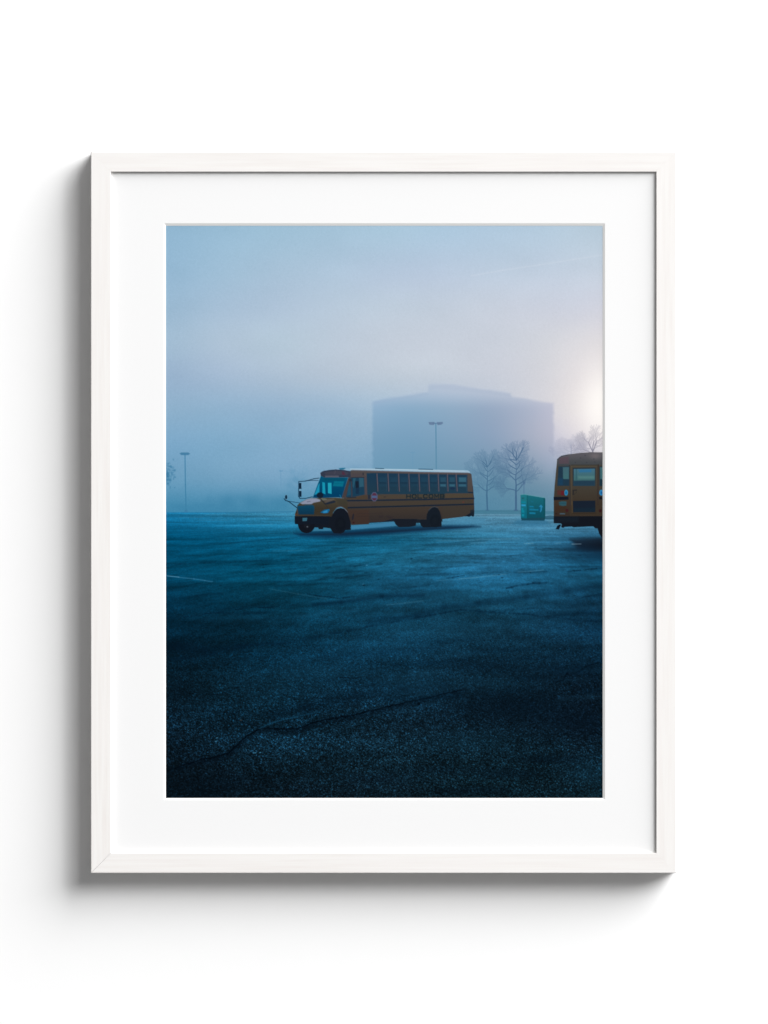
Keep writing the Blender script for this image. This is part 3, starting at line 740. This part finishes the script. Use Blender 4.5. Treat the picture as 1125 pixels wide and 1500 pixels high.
ell(*ZE(338,236)[0], 2.1, 2.3, (62,30,36), .95); ell(*ZE(985,240)[0], 2.1, 2.4, (54,26,32), .95); poly(ZE(195,286, 300,286, 300,312, 200,312), (70,96,112), .85)
ell(*ZE(130,298)[0], 1.2, .9, (48,30,28), .8)
poly(ZE(440,40, 900,36, 902,285, 440,290), (66,56,44), .8); poly(ZE(452,50, 888,44, 888,266, 458,270), (26,36,50)); poly(ZE(470,190, 880,180, 880,262, 470,262), (24,44,58), .6, 1.5)
line(ZE(436,60, 438,288), .8, (110,92,62), .5); line(ZE(440,290, 900,285), .8, (44,36,32), .7)
poly(ZE(84,350, 1060,345, 1060,800, 1025,770, 1000,745, 960,680, 932,582, 892,582, 842,541, 620,552, 470,560, 430,546, 300,552, 262,572, 225,560, 240,502, 215,485, 84,480), (21,25,33))
poly(ZE(90,360, 560,352, 560,470, 90,470), (26,38,50), .5, 3)
poly(ZE(190,508, 225,515, 208,545, 180,602, 122,596, 150,530), (14,20,30))
cur[0] = 0
line(ZE(150,560, 170,575), .5, (60,100,130), .3)

busm = ((ID == 14) | (ID == 15))[..., None]
img = np.clip(np.where(busm, img * 0.95 - 0.004, img), 0, 1)
GAIN = 1.24                                             # light reaching the print
lin = np.clip(srgb2lin(img) / GAIN, 0, 0.92)

# ---- the mesh: one sheet of paper, cut along the outlines of the printed things
k = (DIST + (YP - FRONT)) / DIST
vx = ((X - CX) * S * k).ravel(); vz = (Z0 + (CY - Y) * S * k).ravel() - RZ
rgba = np.ones((NY * NX, 4), dtype=np.float32); rgba[:, :3] = lin.reshape(-1, 3)
cid = ID[:-1, :-1]                                      # one id per cell
jj, ii = np.meshgrid(np.arange(NY - 1), np.arange(NX - 1), indexing='ij')
v0 = jj * NX + ii
quads = np.stack([v0, v0 + NX, v0 + NX + 1, v0 + 1], axis=-1)

m_ink, nt, b = principled('pigment_ink_on_matte_paper', 1.0, 0.0)
at = nt.nodes.new('ShaderNodeVertexColor'); at.layer_name = 'ink'
tc = nt.nodes.new('ShaderNodeTexCoord')
nz = nt.nodes.new('ShaderNodeTexNoise'); nz.inputs['Scale'].default_value = 2600; nz.inputs['Detail'].default_value = 1
mr = nt.nodes.new('ShaderNodeMapRange'); mr.inputs['To Min'].default_value = 0.975; mr.inputs['To Max'].default_value = 1.025
mm = nt.nodes.new('ShaderNodeMix'); mm.data_type = 'RGBA'; mm.blend_type = 'MULTIPLY'; mm.inputs['Factor'].default_value = 1
nt.links.new(tc.outputs['Object'], nz.inputs['Vector']); nt.links.new(nz.outputs['Fac'], mr.inputs['Value'])
nt.links.new(at.outputs['Color'], mm.inputs['A']); nt.links.new(mr.outputs['Result'], mm.inputs['B'])
nt.links.new(mm.outputs['Result'], b.inputs['Base Color'])

def sheet(name, mask, parent):
    q = quads[mask]
    if len(q) == 0: return None
    used, inv = np.unique(q.ravel(), return_inverse=True)
    me = bpy.data.meshes.new(name)
    co = np.empty((len(used), 3), dtype=np.float32)
    co[:, 0] = vx[used]; co[:, 1] = YP; co[:, 2] = vz[used]
    me.vertices.add(len(used)); me.vertices.foreach_set('co', co.ravel())
    me.loops.add(len(q) * 4); me.loops.foreach_set('vertex_index', inv.astype(np.int32).ravel())
    me.polygons.add(len(q)); me.polygons.foreach_set('loop_start', np.arange(0, len(q) * 4, 4, dtype=np.int32))
    me.update(calc_edges=True)
    ca = me.color_attributes.new('ink', 'FLOAT_COLOR', 'POINT')
    ca.data.foreach_set('color', rgba[used].ravel())
    me.materials.append(m_ink)
    o = bpy.data.objects.new(name, me); C.objects.link(o); o.parent = parent
    return o
prn = sheet('print', cid == 0, root)
prn['label'] = 'photographic print, misty blue morning sky with a pale sun glow at right'
for i_, (nm, lb) in names.items():
    o = sheet(nm, cid == i_, prn)
    if o: o['label'] = lb
print('cells', cid.size)
